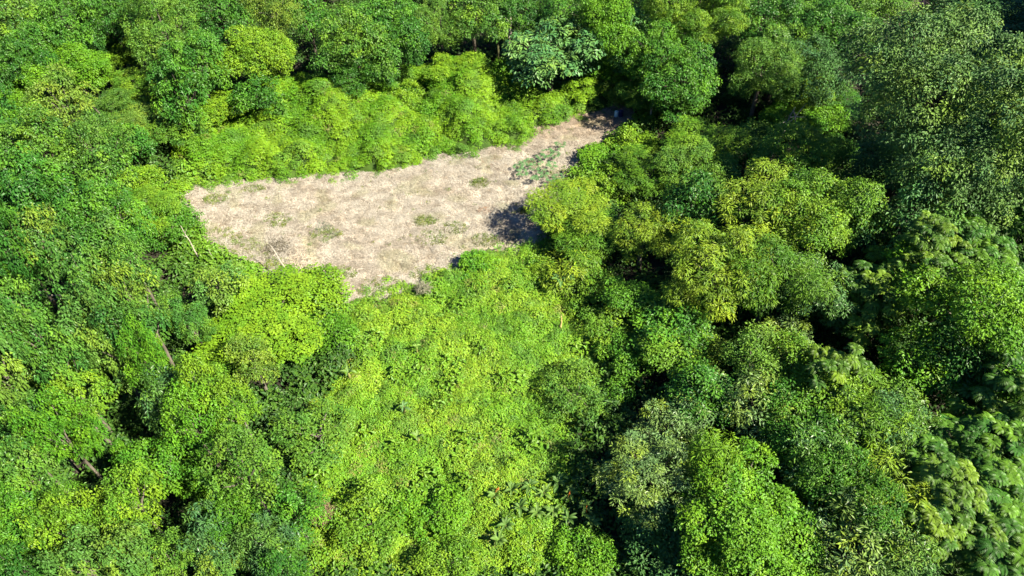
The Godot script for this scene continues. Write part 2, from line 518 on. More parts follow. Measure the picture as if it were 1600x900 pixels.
func make_undergrowth() -> void:
	thicket("vine_thicket", THICKET, 1.1, 6.5, Color(0.132, 0.290, 0.018), Color(0.205, 0.345, 0.022), "bright green creeper thicket filling the middle below the clearing")
	thicket("vine_bank", VINE_BANK, 3.0, 6.5, Color(0.098, 0.240, 0.011), Color(0.170, 0.310, 0.012), "bright creeper covered bank along the clearing's far side")
	# low plants on the forest floor
	var places: Array[Transform3D] = []
	var tints: Array[Color] = []
	for i in 40000:
		var z := rng.randf_range(-128, -14)
		var half := 34.0 + 0.80 * -z
		var x := rng.randf_range(-half, half)
		var d := depth_in(Vector2(x, z), CLEARING)
		if d > -0.2: continue
		var bright := maxf(depth_in(Vector2(x, z), THICKET), depth_in(Vector2(x, z), VINE_BANK)) > 0.2
		if bright and rng.randf() < 0.95: continue
		if z < -66 and absf(z + 113 + (x - 67) * 1.3) < 3.6: continue
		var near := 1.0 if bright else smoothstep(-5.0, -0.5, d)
		if rng.randf() > 0.30 + near: continue
		var s := rng.randf_range(0.9, 1.9)
		var y := ground_height(x, z) + (0.1 + 0.9 * maxf(0.0, noise.get_noise_2d(x * 0.2, z * 0.2 + 70))) * smoothstep(-0.3, -2.0, d)
		places.append(Transform3D(Basis(rnd_dir(), rng.randf() * 0.4).rotated(Vector3.UP, rng.randf() * TAU).scaled(Vector3(s, s * rng.randf_range(0.8, 1.8), s)), Vector3(x, y, z)))
		tints.append(Color(0.026, 0.072, 0.012).lerp(Color(0.060, 0.135, 0.014), rng.randf()).lerp(Color(0.12, 0.24, 0.014), near * rng.randf_range(0.6, 1.0)))  # canopy shade put into the tint: darker green away from the clearing
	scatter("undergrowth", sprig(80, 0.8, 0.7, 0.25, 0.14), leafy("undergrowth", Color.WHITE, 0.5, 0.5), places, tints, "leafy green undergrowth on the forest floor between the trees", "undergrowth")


# ---------------------------------------------------------------- trees
func lobes_of(size: String, _k: Dictionary) -> Array:
	var r: float = SIZES[size][0]
	var h: float = SIZES[size][1]
	var mid := Vector3(0, h * (0.42 if size == "low" else 0.66), 0)
	var half := Vector3(r, h * (0.5 if size == "low" else 0.33), r)
	var n: int = {"low": 8, "small": 8, "medium": 11, "large": 17}[size]
	var rel: float = {"low": 0.42, "small": 0.44, "medium": 0.38, "large": 0.33}[size]
	var out := [[mid, Vector3(0.42, 0.42, 0.42) * half]]
	# a side where the crown is short, and a side where it reaches out
	var weak := Vector3(rng.randf_range(-1, 1), rng.randf_range(-0.4, 0.3), rng.randf_range(-1, 1)).normalized()
	for i in n:
		var t := 2.39996 * i
		var y := 1.0 - 1.30 * (i + 0.5) / n
		var s := sqrt(maxf(0.0, 1.0 - y * y))
		var d := Vector3(s * cos(t), y, s * sin(t)) + rnd_dir() * 0.32
		var reach := 1.0 - 0.30 * maxf(0.0, d.dot(weak)) + 0.14 * maxf(0.0, -d.dot(weak))
		var q := rel * rng.randf_range(0.65, 1.35)
		var flat := rng.randf_range(0.62, 1.0)
		out.append([mid + d * half * (1.0 - q * 0.58) * reach * rng.randf_range(0.78, 1.22), half * q * Vector3(rng.randf_range(0.85, 1.3), flat * 1.15, rng.randf_range(0.85, 1.3))])
	return out


func crown_mesh(kind: String, size: String) -> Array:
	var k: Dictionary = KINDS[kind]
	var lobes := lobes_of(size, k)
	fresh()
	var shift := rng.randf() * 500.0
	var weight := PackedFloat32Array()
	var sum := 0.0
	for l in lobes:
		sum += l[1].x * l[1].x
		weight.append(sum)
	var puffs := PackedVector3Array()
	var cells := {}
	var space: float = k.space * k.clump
	var misses := 0
	while misses < 700 and puffs.size() < 2200:
		misses += 1
		var pick := rng.randf() * sum
		var li := 0
		while weight[li] < pick: li += 1
		var d := rnd_dir()
		if d.y < -0.12 and rng.randf() < 0.8: continue
		var e: Vector3 = lobes[li][1]
		var p: Vector3 = lobes[li][0] + d * e * rng.randf_range(0.82, 1.12)
		if p.y < 0.1: continue
		if noise.get_noise_3d(p.x * 0.42 + shift, p.y * 0.6, p.z * 0.42) < -0.34: continue
		var hidden := false
		for m in lobes.size():
			if m != li and ((p - lobes[m][0]) / lobes[m][1]).length_squared() < 0.55:
				hidden = true
				break
		if hidden: continue
		var cell := Vector3i((p / space).floor())
		for ox in [-1, 0, 1]:
			for oy in [-1, 0, 1]:
				for oz in [-1, 0, 1]:
					for q in cells.get(cell + Vector3i(ox, oy, oz), []):
						if p.distance_squared_to(q) < space * space: hidden = true
		if hidden: continue
		if not cells.has(cell): cells[cell] = []
		cells[cell].append(p)
		puffs.append(p)
		misses = 0
		var out := (d / e).normalized()
		var tip := pow(rng.randf(), 0.55 / k.tip) + 0.4 * noise.get_noise_3d(p.x * 0.35, p.y * 0.35 + shift, p.z * 0.35)
		var col: Color = k.a.lerp(k.b, clampf(tip, 0, 1)) * rng.randf_range(0.82, 1.14)
		if k.style == "frond": fronds(p, out, k, col)
		else: puff(p, out, k, col)
	return [bake(), lobes]


# the leaves at one branch end: a small dome, loose at its rim
func puff(p: Vector3, out: Vector3, k: Dictionary, col: Color) -> void:
	var axis := (out * 0.55 + Vector3.UP * 0.8 + rnd_dir() * 0.3).normalized()
	var size: float = k.clump * rng.randf_range(0.7, 1.35)
	for i in int(k.per * size / k.clump):
		var d := rnd_dir()
		d -= axis * (0.5 * d.dot(axis))
		var at := p + d * (size * sqrt(rng.randf()) * 1.05)
		var n: Vector3 = (d * 0.4 + axis * 0.5 + Vector3.UP * 0.4 + rnd_dir() * k.jitter).normalized()
		var along: Vector3 = d + rnd_dir() * 0.6 + Vector3.DOWN * k.droop
		along = (along - n * along.dot(n)).normalized()
		var s := rng.randf_range(0.55, 1.45)
		leaf(at, along, n, k.leaf * s, k.wide * s, col * rng.randf_range(0.82, 1.16))


# feather leaves: a row of leaflets on either side of an arching rib
func fronds(p: Vector3, out: Vector3, k: Dictionary, col: Color) -> void:
	var turn := rng.randf() * TAU
	for i in int(k.per):
		var a: float = turn + TAU * i / k.per + rng.randf_range(-0.3, 0.3)
		var dir := (Vector3(cos(a), rng.randf_range(0.1, 0.5), sin(a)) + out * 0.35).normalized()
		var l: float = k.leaf * rng.randf_range(0.75, 1.15)
		var v := rng.randf_range(0.85, 1.15)
		for j in 10:
			var t := (j + 1.0) / 10.0
			var at := p + dir * (l * t) + Vector3.DOWN * (0.55 * l * t * t)
			var along := (dir + Vector3.DOWN * (1.1 * t)).normalized()
			var side := along.cross(Vector3.UP).normalized()
			var n := side.cross(along).normalized()
			var size := 0.30 * (1.0 - 0.55 * t) + 0.06
			for e in [-1.0, 1.0]:
				leaf(at, (side * e + along * 0.55 + Vector3.DOWN * 0.12).normalized(), n, size, k.wide, col * v)


func trunk_mesh(size: String, lobes: Array) -> ArrayMesh:
	fresh()
	var h: float = SIZES[size][1]
	var r: float = 0.028 * h
	var bend := Vector3(rng.randf_range(-0.3, 0.3), 0, rng.randf_range(-0.3, 0.3))
	var fork := Vector3(0, h * 0.42, 0) + bend
	tube([Vector3(0, -0.3, 0), Vector3(0, 0.15, 0), Vector3(0, h * 0.2, 0) + bend * 0.6, fork, Vector3(0, h * 0.7, 0)], [r * 1.7, r * 1.25, r, r * 0.8, r * 0.3], 7)
	for i in mini(7, lobes.size() - 1):
		var to: Vector3 = lobes[i + 1][0]
		var from := fork.lerp(Vector3(0, h * 0.62, 0), rng.randf())
		tube(branch_points(from, to, 3, 0.12), [r * 0.5, r * 0.38, r * 0.26, r * 0.1], 5)
	return bake()


func leaf_material(kind: String, tint: int) -> StandardMaterial3D:
	var key := "%s leaves %d" % [kind, tint]
	if not leaf_materials.has(key):
		leaf_materials[key] = leafy(key, TINTS[tint], KINDS[kind].back, KINDS[kind].rough)
	return leaf_materials[key]


const WORD := {"broad": "broadleaf_tree", "dark": "grey_green_tree", "rubber": "yellow_leaved_tree", "fine": "small_leaved_tree", "olive": "olive_green_tree", "vine": "vine_covered_tree", "feather": "feathery_tree", "silver": "silvery_tree", "palmate": "rosette_leaved_tree", "frond": "feather_leaved_tree", "shrub": "shrub"}


func plant_tree(label: String, kind: String, x: float, z: float, h: float, r: float, tint: int) -> void:
	var size := "low" if h <= 4.2 else "small" if r < 3.0 else "medium" if r < 5.6 else "large"
	var key := kind + " " + size
	if not tree_meshes.has(key):
		tree_meshes[key] = []
	var made: Array = tree_meshes[key]
	var turn := rng.randf() * TAU
	var which: int = rng.randi() % int(SIZES[size][2])
	if made.size() < int(SIZES[size][2]):
		var c := crown_mesh(kind, size)
		made.append([c[0], trunk_mesh(size, c[1])])
		which = made.size() - 1
	var low_mound := size == "low"
	var t := thing("shrub" if kind == "shrub" else "vine_mound" if kind == "vine" and low_mound else WORD[kind], label, "shrub" if low_mound else "tree", Vector3(x, ground_height(x, z) - 0.05, z), turn, "%ss of the forest" % String(WORD[kind]).replace("_", " "))
	var s: float = r / SIZES[size][0]
	t.scale = Vector3(s * rng.randf_range(0.94, 1.08), h / SIZES[size][1], s)
	obj("trunk", made[which][1], grey_bark if kind in ["rubber", "feather", "olive", "fine"] else bark, t)
	obj("crown", made[which][0], leaf_material(kind, tint), t)


func make_trees() -> void:
	rng.seed = 90210
	for row in TREES:
		plant_tree(row[0], row[1], row[2], row[3], row[4], row[5], row[6])


const TREES := [
	["mid green broad crown filling the top left corner of the forest", "broad", -64.4, -87.9, 14.1, 3.87, 0],
	["leafy green tree just right of the top left corner tree", "broad", -57.6, -86.8, 14.0, 3.84, 1],
	["dark teal green tree on the left edge below the corner tree", "broad", -61.7, -78.3, 12.4, 3.16, 2],
	["small dusky green crown between the corner tree and the yellow vine tree", "broad", -60.0, -82.5, 12.3, 3.10, 1],
	["bright yellow green vine draped crown in the upper left forest", "vine", -56.3, -81.0, 10.1, 3.76, 1],
	["bright green vine covered tree on the left edge, below the teal crown", "vine", -61.5, -75.6, 8.0, 3.34, 1],
	["grey green crown right below the yellow vine draped tree", "olive", -52.6, -71.2, 11.7, 2.85, 0],
	["deep green shaded tree on the left edge beside the spreading green tree", "broad", -55.7, -64.1, 11.3, 2.70, 2],
	["spreading mid green tree above the forked dead branches on the left", "broad", -50.1, -61.5, 13.0, 3.43, 0],
	["dark blue green crown left of the rounded olive tree at the top", "broad", -53.2, -89.3, 13.0, 3.42, 2],
	["green crown cut by the top edge, above the rounded olive tree", "broad", -51.2, -94.3, 12.9, 3.37, 1],
	["rounded dull olive tree with a wide dome near the top left", "olive", -43.5, -83.0, 14.9, 4.20, 1],
	["blue green leafy crown at the top, right of the olive dome", "broad", -38.9, -89.3, 15.0, 4.23, 2],
	["olive green tree at the top edge, left of the black gap", "olive", -32.6, -92.1, 13.6, 3.65, 0],
	["small lime yellow crown between the vine draped tree and the olive dome", "vine", -54.3, -88.9, 6.5, 3.00, 0],
	["mid green tree on the lower right side of the olive dome", "broad", -38.4, -77.6, 13.1, 3.45, 1],
	["tall vine covered tree standing on the left of the black gap", "vine", -32.4, -83.0, 11.2, 3.79, 0],
	["light green tree under the olive dome in the upper left", "fine", -46.5, -79.6, 7.0, 3.29, 0],
	["green tree above the vine bank with small dark hollows in its crown", "broad", -38.9, -73.5, 11.4, 2.76, 1],
	["dull dark olive crown in the middle of the left upper forest", "olive", -49.8, -73.2, 7.0, 3.45, 2],
	["dull grey green tree at the left end of the vine bank", "olive", -45.8, -72.9, 6.0, 3.15, 0],
	["green tree leaning over the left top corner of the vine bank", "broad", -41.3, -72.9, 6.0, 3.31, 0],
	["vine covered mound tree at the top of the vine bank's left half", "vine", -37.5, -78.0, 5.0, 3.29, 0],
	["teal green tree right below the small dark hollow, left of the black gap", "broad", -32.7, -78.1, 7.0, 2.77, 2],
	["bright green mound directly below the black gap", "vine", -29.3, -80.2, 5.0, 2.51, 1],
	["dull olive tree right of the spreading green tree", "olive", -46.1, -63.4, 11.2, 2.68, 2],
	["mid green tree between the dull olive trees and the vine bank", "broad", -45.9, -67.6, 6.5, 2.86, 1],
	["fresh green tree left of the forked dead branches", "broad", -49.1, -56.7, 11.8, 2.91, 1],
	["dark green tree on the left edge beside the fresh green tree", "broad", -53.8, -59.6, 10.4, 2.33, 2],
	["green tree right of the forked dead branches", "broad", -42.1, -57.2, 10.9, 2.54, 0],
	["creeper mound close to the clearing's left tip", "vine", -43.9, -65.6, 3.4, 2.73, 0],
	["crown hanging over the top of the black gap", "broad", -28.9, -94.8, 9.8, 2.89, 1],
	["tree whose left side drops into the black gap", "broad", -22.4, -87.1, 10.8, 3.41, 0],
	["layered mid green tree right of the black gap", "broad", -20.1, -84.1, 12.3, 4.13, 0],
	["bright mid green crown at the top, left of the pale trunk", "broad", -16.2, -90.6, 13.0, 4.49, 1],
	["dark green lower tree standing behind the vine bank under the layered tree", "broad", -20.3, -81.2, 8.0, 3.15, 2],
	["dark green tree behind the vine bank below the bright top crown", "broad", -15.6, -88.0, 10.9, 3.43, 2],
	["olive green tree left of the pale bare trunk, at the top", "olive", -9.6, -91.1, 10.7, 3.33, 1],
	["mid green crown hiding the head of the pale bare trunk", "broad", -5.1, -92.3, 12.1, 4.04, 0],
	["vine smothered column of green rising from the vine bank, left of the pale trunk", "vine", -6.3, -86.2, 5.5, 3.83, 0],
	["low bright vine mound left of the vine smothered column", "vine", -8.1, -84.9, 4.5, 3.12, 1],
	["blue green tree with large rosette leaves behind the vine bank", "palmate", 5.2, -84.8, 10.1, 5.05, 0],
	["dark green crown at the top, right of the pale trunk", "broad", 2.2, -95.4, 11.2, 3.60, 2],
	["leafy green tree above the blue green rosette tree", "broad", 8.2, -91.9, 11.7, 3.86, 1],
	["tall yellow green vine hung tree at the top centre right", "vine", 12.4, -87.9, 13.4, 3.88, 1],
	["yellow green vine mound under the tall vine hung tree", "vine", 12.6, -86.6, 7.0, 2.77, 1],
	["teal green tree with drooping leaves right of the tall vine hung tree", "palmate", 16.2, -86.7, 10.1, 3.24, 1],
	["round green crown at the top edge, right of the vine hung tree", "broad", 20.2, -91.4, 12.4, 4.60, 1],
	["yellow green tree below the round top crown", "fine", 19.6, -83.6, 11.3, 4.01, 1],
	["sparse olive tree with a pale slim trunk behind the clearing's far end", "olive", 17.6, -82.1, 5.0, 3.22, 1],
	["mid green tree right of the sparse olive tree", "broad", 20.9, -78.4, 6.5, 3.60, 1],
	["dull green thicket tree at the far end of the clearing", "olive", 13.6, -85.2, 4.0, 2.80, 0],
	["green vine mound on the right end of the vine bank", "vine", 8.6, -85.1, 2.6, 2.29, 0],
	["creeper mound against the forest above the clearing's centre", "vine", -14.3, -82.1, 4.2, 2.91, 0],
	["creeper draped hump left of the pale bare trunk's foot", "vine", -3.4, -87.5, 4.0, 3.03, 1],
	["low creeper hump below the blue green rosette tree", "vine", 0.5, -83.3, 3.6, 2.77, 0],
	["creeper hump behind the bank, under the dark lower tree", "vine", -17.4, -82.4, 3.6, 3.10, 1],
	["creeper mound under the tree that drops into the black gap", "vine", -23.8, -80.7, 4.2, 3.22, 0],
	["small creeper mound below and right of the black gap", "vine", -27.2, -79.6, 3.4, 2.87, 1],
	["creeper mound in the middle of the vine bank's right half", "vine", -4.1, -80.6, 3.4, 2.89, 0],
	["low creeper mound near the centre of the vine bank", "vine", -9.4, -79.3, 3.0, 2.70, 1],
	["broad yellow green tree left of the dark cleft at the top", "fine", 24.5, -88.9, 14.5, 5.77, 0],
	["mid green tree below the broad yellow green tree", "broad", 21.5, -77.9, 11.3, 4.01, 1],
	["dark leafy tree at the top, right of the dark cleft", "broad", 34.5, -90.6, 13.0, 4.94, 2],
	["bright leaved green tree at the top right of the dark cleft", "broad", 40.7, -94.4, 11.2, 4.52, 1],
	["olive tree standing in the dark cleft beside the vine ball", "olive", 31.7, -79.3, 11.1, 3.89, 1],
	["fresh green tree above the rounded vine ball", "broad", 35.4, -84.5, 10.2, 3.88, 0],
	["rounded bright green vine ball with a dark hollow on its right", "vine", 36.9, -78.9, 7.0, 3.06, 0],
	["yellow green tree in front of the rounded vine ball", "fine", 34.6, -75.6, 5.0, 2.85, 1],
	["dark green tree left of the giant grey green tree's top", "broad", 42.7, -86.6, 11.8, 4.83, 2],
	["bright green tree beside the brown track at the top", "broad", 48.9, -94.8, 10.9, 4.34, 0],
	["shaded dark tree left of the giant grey green tree", "dark", 38.8, -80.2, 10.3, 3.93, 2],
	["giant grey green tree with yellow tipped clusters, largest crown in the upper right", "dark", 41.2, -59.5, 23.5, 7.98, 0],
	["little bright lime tree in the dark pocket left of the giant tree", "vine", 40.1, -75.2, 5.0, 2.39, 1],
	["dark bushy tree in the shade just left of the giant tree's upper half", "broad", 42.2, -79.5, 5.0, 3.11, 2],
	["yellow cone shaped tree beside the dark pocket", "fine", 39.0, -68.2, 5.0, 2.02, 2],
	["grey green feathery tree right behind the clearing's far end", "feather", 22.6, -65.9, 7.0, 3.91, 1],
	["olive green tree below the grey green feathery tree", "olive", 21.4, -63.6, 7.0, 3.68, 1],
	["faded olive tree left of the grey forked dead tree", "olive", 28.4, -68.6, 6.0, 2.85, 1],
	["bright light green tree below the grey forked dead tree", "fine", 31.2, -60.8, 10.3, 3.97, 0],
	["grey green tree tucked under the giant tree's left side", "dark", 40.5, -60.3, 10.6, 4.40, 1],
	["dark teal tree directly below the giant tree", "dark", 47.3, -56.8, 11.2, 4.25, 2],
	["dark tree on the right edge under the giant tree's right side", "dark", 55.3, -64.0, 12.3, 3.72, 2],
	["very dark shaded tree in the top right corner", "dark", 71.4, -98.6, 7.0, 5.37, 2],
	["dark shaded tree on the right edge below the corner tree", "dark", 69.6, -88.3, 6.0, 3.88, 2],
	["dark green tree on the left edge level with the clearing", "broad", -51.2, -54.8, 10.5, 2.36, 2],
	["blue green tree left of the fresh bright tree", "broad", -47.3, -53.8, 11.0, 2.59, 2],
	["bright mid green tree left of the clearing's left tip", "broad", -39.1, -51.2, 12.6, 3.25, 1],
	["bright young tree nearest the clearing's left tip", "fine", -39.2, -57.6, 5.5, 3.20, 0],
	["dark teal tree on the left edge above the rubbery yellow trees", "broad", -45.0, -45.2, 15.1, 1.91, 2],
	["mottled yellow green tree left of the largest yellow crown", "rubber", -43.7, -47.1, 13.4, 2.07, 0],
	["largest mottled yellow crown left of the dark shadow hollow", "rubber", -38.3, -46.4, 11.6, 2.75, 0],
	["grey green crown on the right side of the largest yellow crown", "rubber", -35.5, -45.7, 12.1, 1.78, 1],
	["rust tinged yellow tree beside the bare grey branches", "rubber", -36.2, -40.0, 15.1, 2.24, 2],
	["green crown on the left edge by the bare grey branches", "rubber", -43.2, -40.1, 12.2, 2.03, 1],
	["yellow grey tree right of the rust tinged tree", "rubber", -32.0, -39.0, 15.2, 1.87, 0],
	["small grey green crown at the foot of the dark shadow hollow", "rubber", -30.8, -41.2, 8.6, 1.47, 1],
	["yellow big leaved tree at the clearing's near left edge", "rubber", -27.9, -45.1, 7.6, 2.32, 0],
	["small green crown on the left edge beneath the bare branches", "rubber", -42.3, -37.1, 11.8, 1.46, 1],
	["teal tinged tree with rosette clusters right of the left edge", "rubber", -39.0, -35.2, 13.8, 1.65, 1],
	["yellow green tree in the middle of the left hand grove", "rubber", -33.9, -35.5, 15.1, 2.05, 0],
	["yellow tree left of the black hole in the canopy", "rubber", -30.9, -36.0, 13.7, 1.92, 2],
	["yellow clustered crown at the left edge, halfway down the photo", "rubber", -39.1, -31.2, 15.2, 1.94, 0],
	["green crown right of the yellow clustered left edge tree", "rubber", -35.2, -32.0, 14.7, 1.65, 1],
	["yellow green crown above and left of the dark slot", "rubber", -31.3, -34.3, 13.1, 1.73, 0],
	["light green crown touching the black hole's lower left", "fine", -29.4, -33.5, 13.1, 1.46, 1],
	["narrow grey green tree right of the black hole in the canopy", "rubber", -28.6, -39.7, 8.2, 1.23, 1],
	["broad smooth vine mound in front of the clearing's left half", "vine", -23.9, -41.7, 4.5, 5.32, 0],
	["bright vine mound touching the clearing's lower edge", "vine", -21.3, -47.8, 2.3, 3.53, 0],
	["darker vine slope on the right of the smooth vine mound", "vine", -17.7, -42.4, 2.8, 2.98, 2],
	["grey green patch of leaves on the vine mound's lower side", "olive", -22.5, -36.2, 7.6, 1.76, 0],
	["yellow green low tree between the dark shadow hollow and the clearing", "fine", -37.1, -57.0, 4.0, 2.96, 2],
	["light green small tree below the black hole in the canopy", "fine", -24.5, -31.2, 11.8, 1.76, 0],
	["yellow feathery tree casting its shadow onto the clearing", "feather", 6.8, -57.8, 6.0, 4.04, 0],
	["rounded yellow feathery crown with the black gap to its right", "feather", 13.7, -52.6, 8.0, 3.28, 0],
	["green feathery tree on the clearing's right corner", "feather", 7.6, -54.2, 5.0, 3.53, 2],
	["low yellow green feathery tree above the banana plant", "feather", 6.2, -51.1, 4.0, 2.94, 0],
	["yellow green vine mound on the clearing's right edge", "vine", 11.2, -69.9, 2.4, 3.00, 1],
	["vine covered tree below the sparse olive tree", "vine", 15.3, -71.9, 3.2, 3.03, 0],
	["green feathery tree right of the clearing's narrow end", "feather", 15.7, -64.2, 5.0, 3.55, 2],
	["low vine mound right behind the cassava plants", "vine", 11.1, -64.7, 3.5, 2.71, 0],
	["light green large leaved shrub on the clearing's lower right", "shrub", 2.9, -51.3, 2.2, 1.76, 0],
	["darker green shrub on the clearing's lower edge", "shrub", -3.3, -51.4, 2.0, 2.17, 1],
	["mid green tree below the rounded yellow feathery crown", "fine", 11.2, -45.5, 5.0, 2.38, 1],
	["bright green low tree right of the banana plant", "fine", 8.5, -48.1, 3.5, 2.35, 0],
	["bright green mound in the thicket's right part", "fine", 9.5, -42.9, 3.2, 2.61, 0],
	["mid green tree below the black gap on the right", "broad", 15.1, -41.2, 5.5, 2.89, 1],
	["yellow grey bush tree on the thicket's right edge", "fine", 10.8, -39.1, 3.5, 2.63, 1],
	["fresh green tree right of the yellow grey bush tree", "fine", 14.6, -38.6, 5.0, 2.95, 0],
	["dark mid green tree left of the tall feathery tree", "broad", 18.2, -53.9, 11.0, 2.86, 2],
	["tall yellow green feathery tree in the right middle forest", "feather", 23.5, -51.4, 12.3, 4.28, 0],
	["bright mid green tree with a black cleft under its right side", "fine", 29.8, -50.4, 13.4, 4.20, 0],
	["green crown wedged between the tall feathery tree and the bright tree", "broad", 29.3, -54.8, 11.2, 3.02, 1],
	["drooping yellow green tree standing over the black gap", "feather", 19.3, -44.3, 11.2, 3.76, 0],
	["light feathery tree right of the drooping yellow green tree", "feather", 24.3, -44.3, 11.2, 3.76, 2],
	["pale leaved tree on the right side of the light feathery tree", "silver", 27.4, -43.5, 10.1, 3.24, 1],
	["small dark grey green tree between the bright tree and the right grove", "dark", 33.9, -51.4, 12.3, 2.35, 1],
	["dark tree above the feather leaved trees on the right", "dark", 38.1, -48.3, 13.4, 2.92, 1],
	["dark grey green tree with pale clusters in the right grove", "dark", 42.1, -49.4, 14.6, 3.86, 0],
	["dark teal tree on the right edge of the right grove", "dark", 47.1, -51.6, 14.6, 3.27, 2],
	["sparse tree of separate light fronds over black shade", "frond", 32.6, -41.9, 10.1, 2.81, 0],
	["feather leaved tree directly above the big round green tree", "frond", 37.6, -44.3, 13.4, 3.31, 0],
	["widest feather leaved tree near the right edge", "frond", 41.6, -44.3, 13.4, 3.95, 1],
	["dark feather leaved tree cut by the right edge", "frond", 47.0, -47.6, 13.4, 2.64, 2],
	["big round bright green tree near the right edge", "fine", 38.5, -37.4, 13.4, 5.32, 3],
	["small round grey green tree isolated in black shade", "olive", 34.0, -42.3, 7.0, 2.10, 0],
	["teal green tree below the big round tree", "broad", 36.4, -34.6, 10.2, 2.71, 2],
	["bright low tree right of the fresh green tree in the lower right", "fine", 17.1, -41.8, 4.0, 2.69, 0],
	["grey green rounded bush tree below the drooping tree", "olive", 17.7, -38.2, 4.0, 2.21, 0],
	["olive tree in the shade below the light feathery tree", "olive", 20.8, -35.7, 8.2, 2.55, 1],
	["bright green tree left of the pointed pale frond tree", "fine", 24.6, -35.1, 8.2, 2.53, 0],
	["pointed pale frond tree below the black shade", "frond", 26.5, -32.9, 9.7, 2.32, 0],
	["green tree at the right edge below the big round tree", "broad", 40.7, -33.5, 11.2, 2.65, 2],
	["pale silver leaved tree beneath the light feathery tree", "silver", 25.1, -39.4, 6.0, 2.44, 0],
	["small yellow green crown on the left edge, lower half", "rubber", -39.7, -31.3, 11.6, 1.45, 0],
	["light green tree with a dark hollow on its right, lower left", "fine", -34.7, -30.8, 10.3, 2.02, 0],
	["green rosette tree left of the lower left dark hollow", "rubber", -37.0, -28.6, 10.3, 1.73, 1],
	["light green tree with fine twigs just below the dark hollow", "fine", -33.2, -26.7, 13.1, 1.72, 1],
	["dark tree on the left edge among the lower left crowns", "broad", -39.6, -29.3, 9.9, 1.28, 2],
	["yellow grey crown at the left edge, lower down", "rubber", -36.2, -25.9, 10.7, 1.59, 0],
	["grey green clustered tree left of the lower dark hollow", "rubber", -35.2, -23.7, 10.7, 1.84, 1],
	["yellow green tree at the left edge near the bottom", "fine", -34.9, -21.3, 9.8, 1.94, 1],
	["bright light green round tree near the bottom left", "fine", -30.4, -19.9, 11.6, 1.60, 0],
	["yellow green tree cut by the bottom edge on the left", "rubber", -28.2, -17.4, 12.0, 1.47, 0],
	["dark teal bush tree in the bottom left corner", "broad", -33.7, -18.1, 8.9, 1.39, 2],
	["bluish grey green tree in the lower left canopy", "silver", -27.1, -30.8, 10.2, 1.94, 2],
	["yellow green rounded tree right of the bluish grey tree", "fine", -24.6, -28.5, 11.5, 2.02, 1],
	["green low tree below the smooth vine mound", "fine", -21.8, -30.1, 10.8, 1.76, 0],
	["bright green tree left of the orange flowered heliconia", "fine", -27.3, -22.5, 11.0, 1.74, 0],
	["tiny lime green bush above the bright green tree", "shrub", -30.0, -26.9, 7.2, 0.85, 2],
	["pale green tree above the orange flowered heliconia", "fine", -26.5, -26.0, 8.6, 2.01, 1],
	["mottled yellow grey tree in the lower left centre", "olive", -19.3, -24.1, 12.1, 2.27, 1],
	["small mustard yellow bush beside the umbrella leaved shrub", "shrub", -24.7, -25.3, 5.7, 1.20, 2],
	["yellow tinged tree at the bottom, below the heliconia", "rubber", -25.5, -18.4, 11.7, 1.63, 0],
	["brownish olive tree at the bottom edge", "olive", -24.0, -18.9, 8.6, 1.62, 1],
	["grey green tree right of the heliconia's dark hole", "silver", -21.0, -19.5, 9.1, 1.70, 2],
	["lime yellow tree below the mottled grey tree", "fine", -19.7, -21.5, 9.1, 1.67, 2],
	["rich green round leaved tree left of the lime bush", "broad", -15.9, -22.3, 7.8, 1.71, 1],
	["pale grey green tree at the bottom left of centre", "silver", -17.2, -19.7, 8.5, 1.72, 2],
	["yellow grey speckled tree at the thicket's left side", "olive", -16.3, -30.3, 4.5, 2.78, 1],
	["yellow green tree cut by the bottom edge, left of centre", "rubber", -20.5, -18.2, 8.1, 1.34, 0],
	["teal green bush tree cut by the bottom edge, left of centre", "broad", -16.0, -18.0, 8.2, 1.40, 2],
	["lime yellow mound near the bottom centre", "vine", -5.9, -24.2, 2.6, 2.55, 1],
	["mixed green tree left of the lime yellow mound", "fine", -11.3, -23.3, 3.6, 2.81, 0],
	["silver flecked small tree on the thicket's right edge", "olive", 5.8, -34.8, 3.4, 2.63, 1],
	["silvery grey lance leaved tree with black shade on its left", "silver", 10.8, -25.4, 7.5, 3.15, 0],
	["smaller silvery tree behind the lance leaved tree", "silver", 12.7, -30.3, 6.0, 2.44, 0],
	["bright green bush mound right of the heliconia thicket", "vine", 5.5, -21.4, 2.6, 2.17, 1],
	["mid green shrub below the heliconia thicket", "shrub", 1.0, -21.9, 2.0, 1.69, 0],
	["very dark tree in black shade at the bottom", "dark", 11.6, -21.7, 4.5, 2.44, 2],
	["green bush tree at the bottom edge, in the centre", "fine", -4.8, -19.9, 3.2, 2.22, 0],
	["silvery tree above the large two toned crown", "silver", 19.9, -31.5, 8.7, 2.53, 0],
	["dark green tree in the shadow right of the smaller silvery tree", "broad", 15.8, -32.7, 7.2, 2.48, 1],
	["yellow capped crown at the top of the large two toned crown", "feather", 15.4, -26.2, 8.7, 2.05, 1],
	["yellow speckled tree right of the silvery tree", "fine", 22.7, -28.4, 8.7, 2.66, 2],
	["large light green tree, left half of the two toned crown", "fine", 16.0, -22.5, 9.2, 3.90, 3],
	["large smooth bright tree at the bottom, right of the light green tree", "vine", 18.2, -19.5, 8.7, 4.06, 1],
	["yellow green feathery tree in the lower right grove", "feather", 27.4, -29.4, 9.2, 3.24, 1],
	["greyish silver tree left of the lower right black gap", "silver", 29.7, -27.8, 9.7, 3.17, 1],
	["silver and yellow tree in the middle of the lower right grove", "silver", 24.1, -26.3, 9.2, 2.58, 1],
	["yellow tipped tree below the silver and yellow tree", "fine", 25.1, -23.8, 9.2, 3.02, 2],
	["golden green feathery tree left of the olive frond tree", "feather", 27.4, -22.8, 9.2, 2.78, 0],
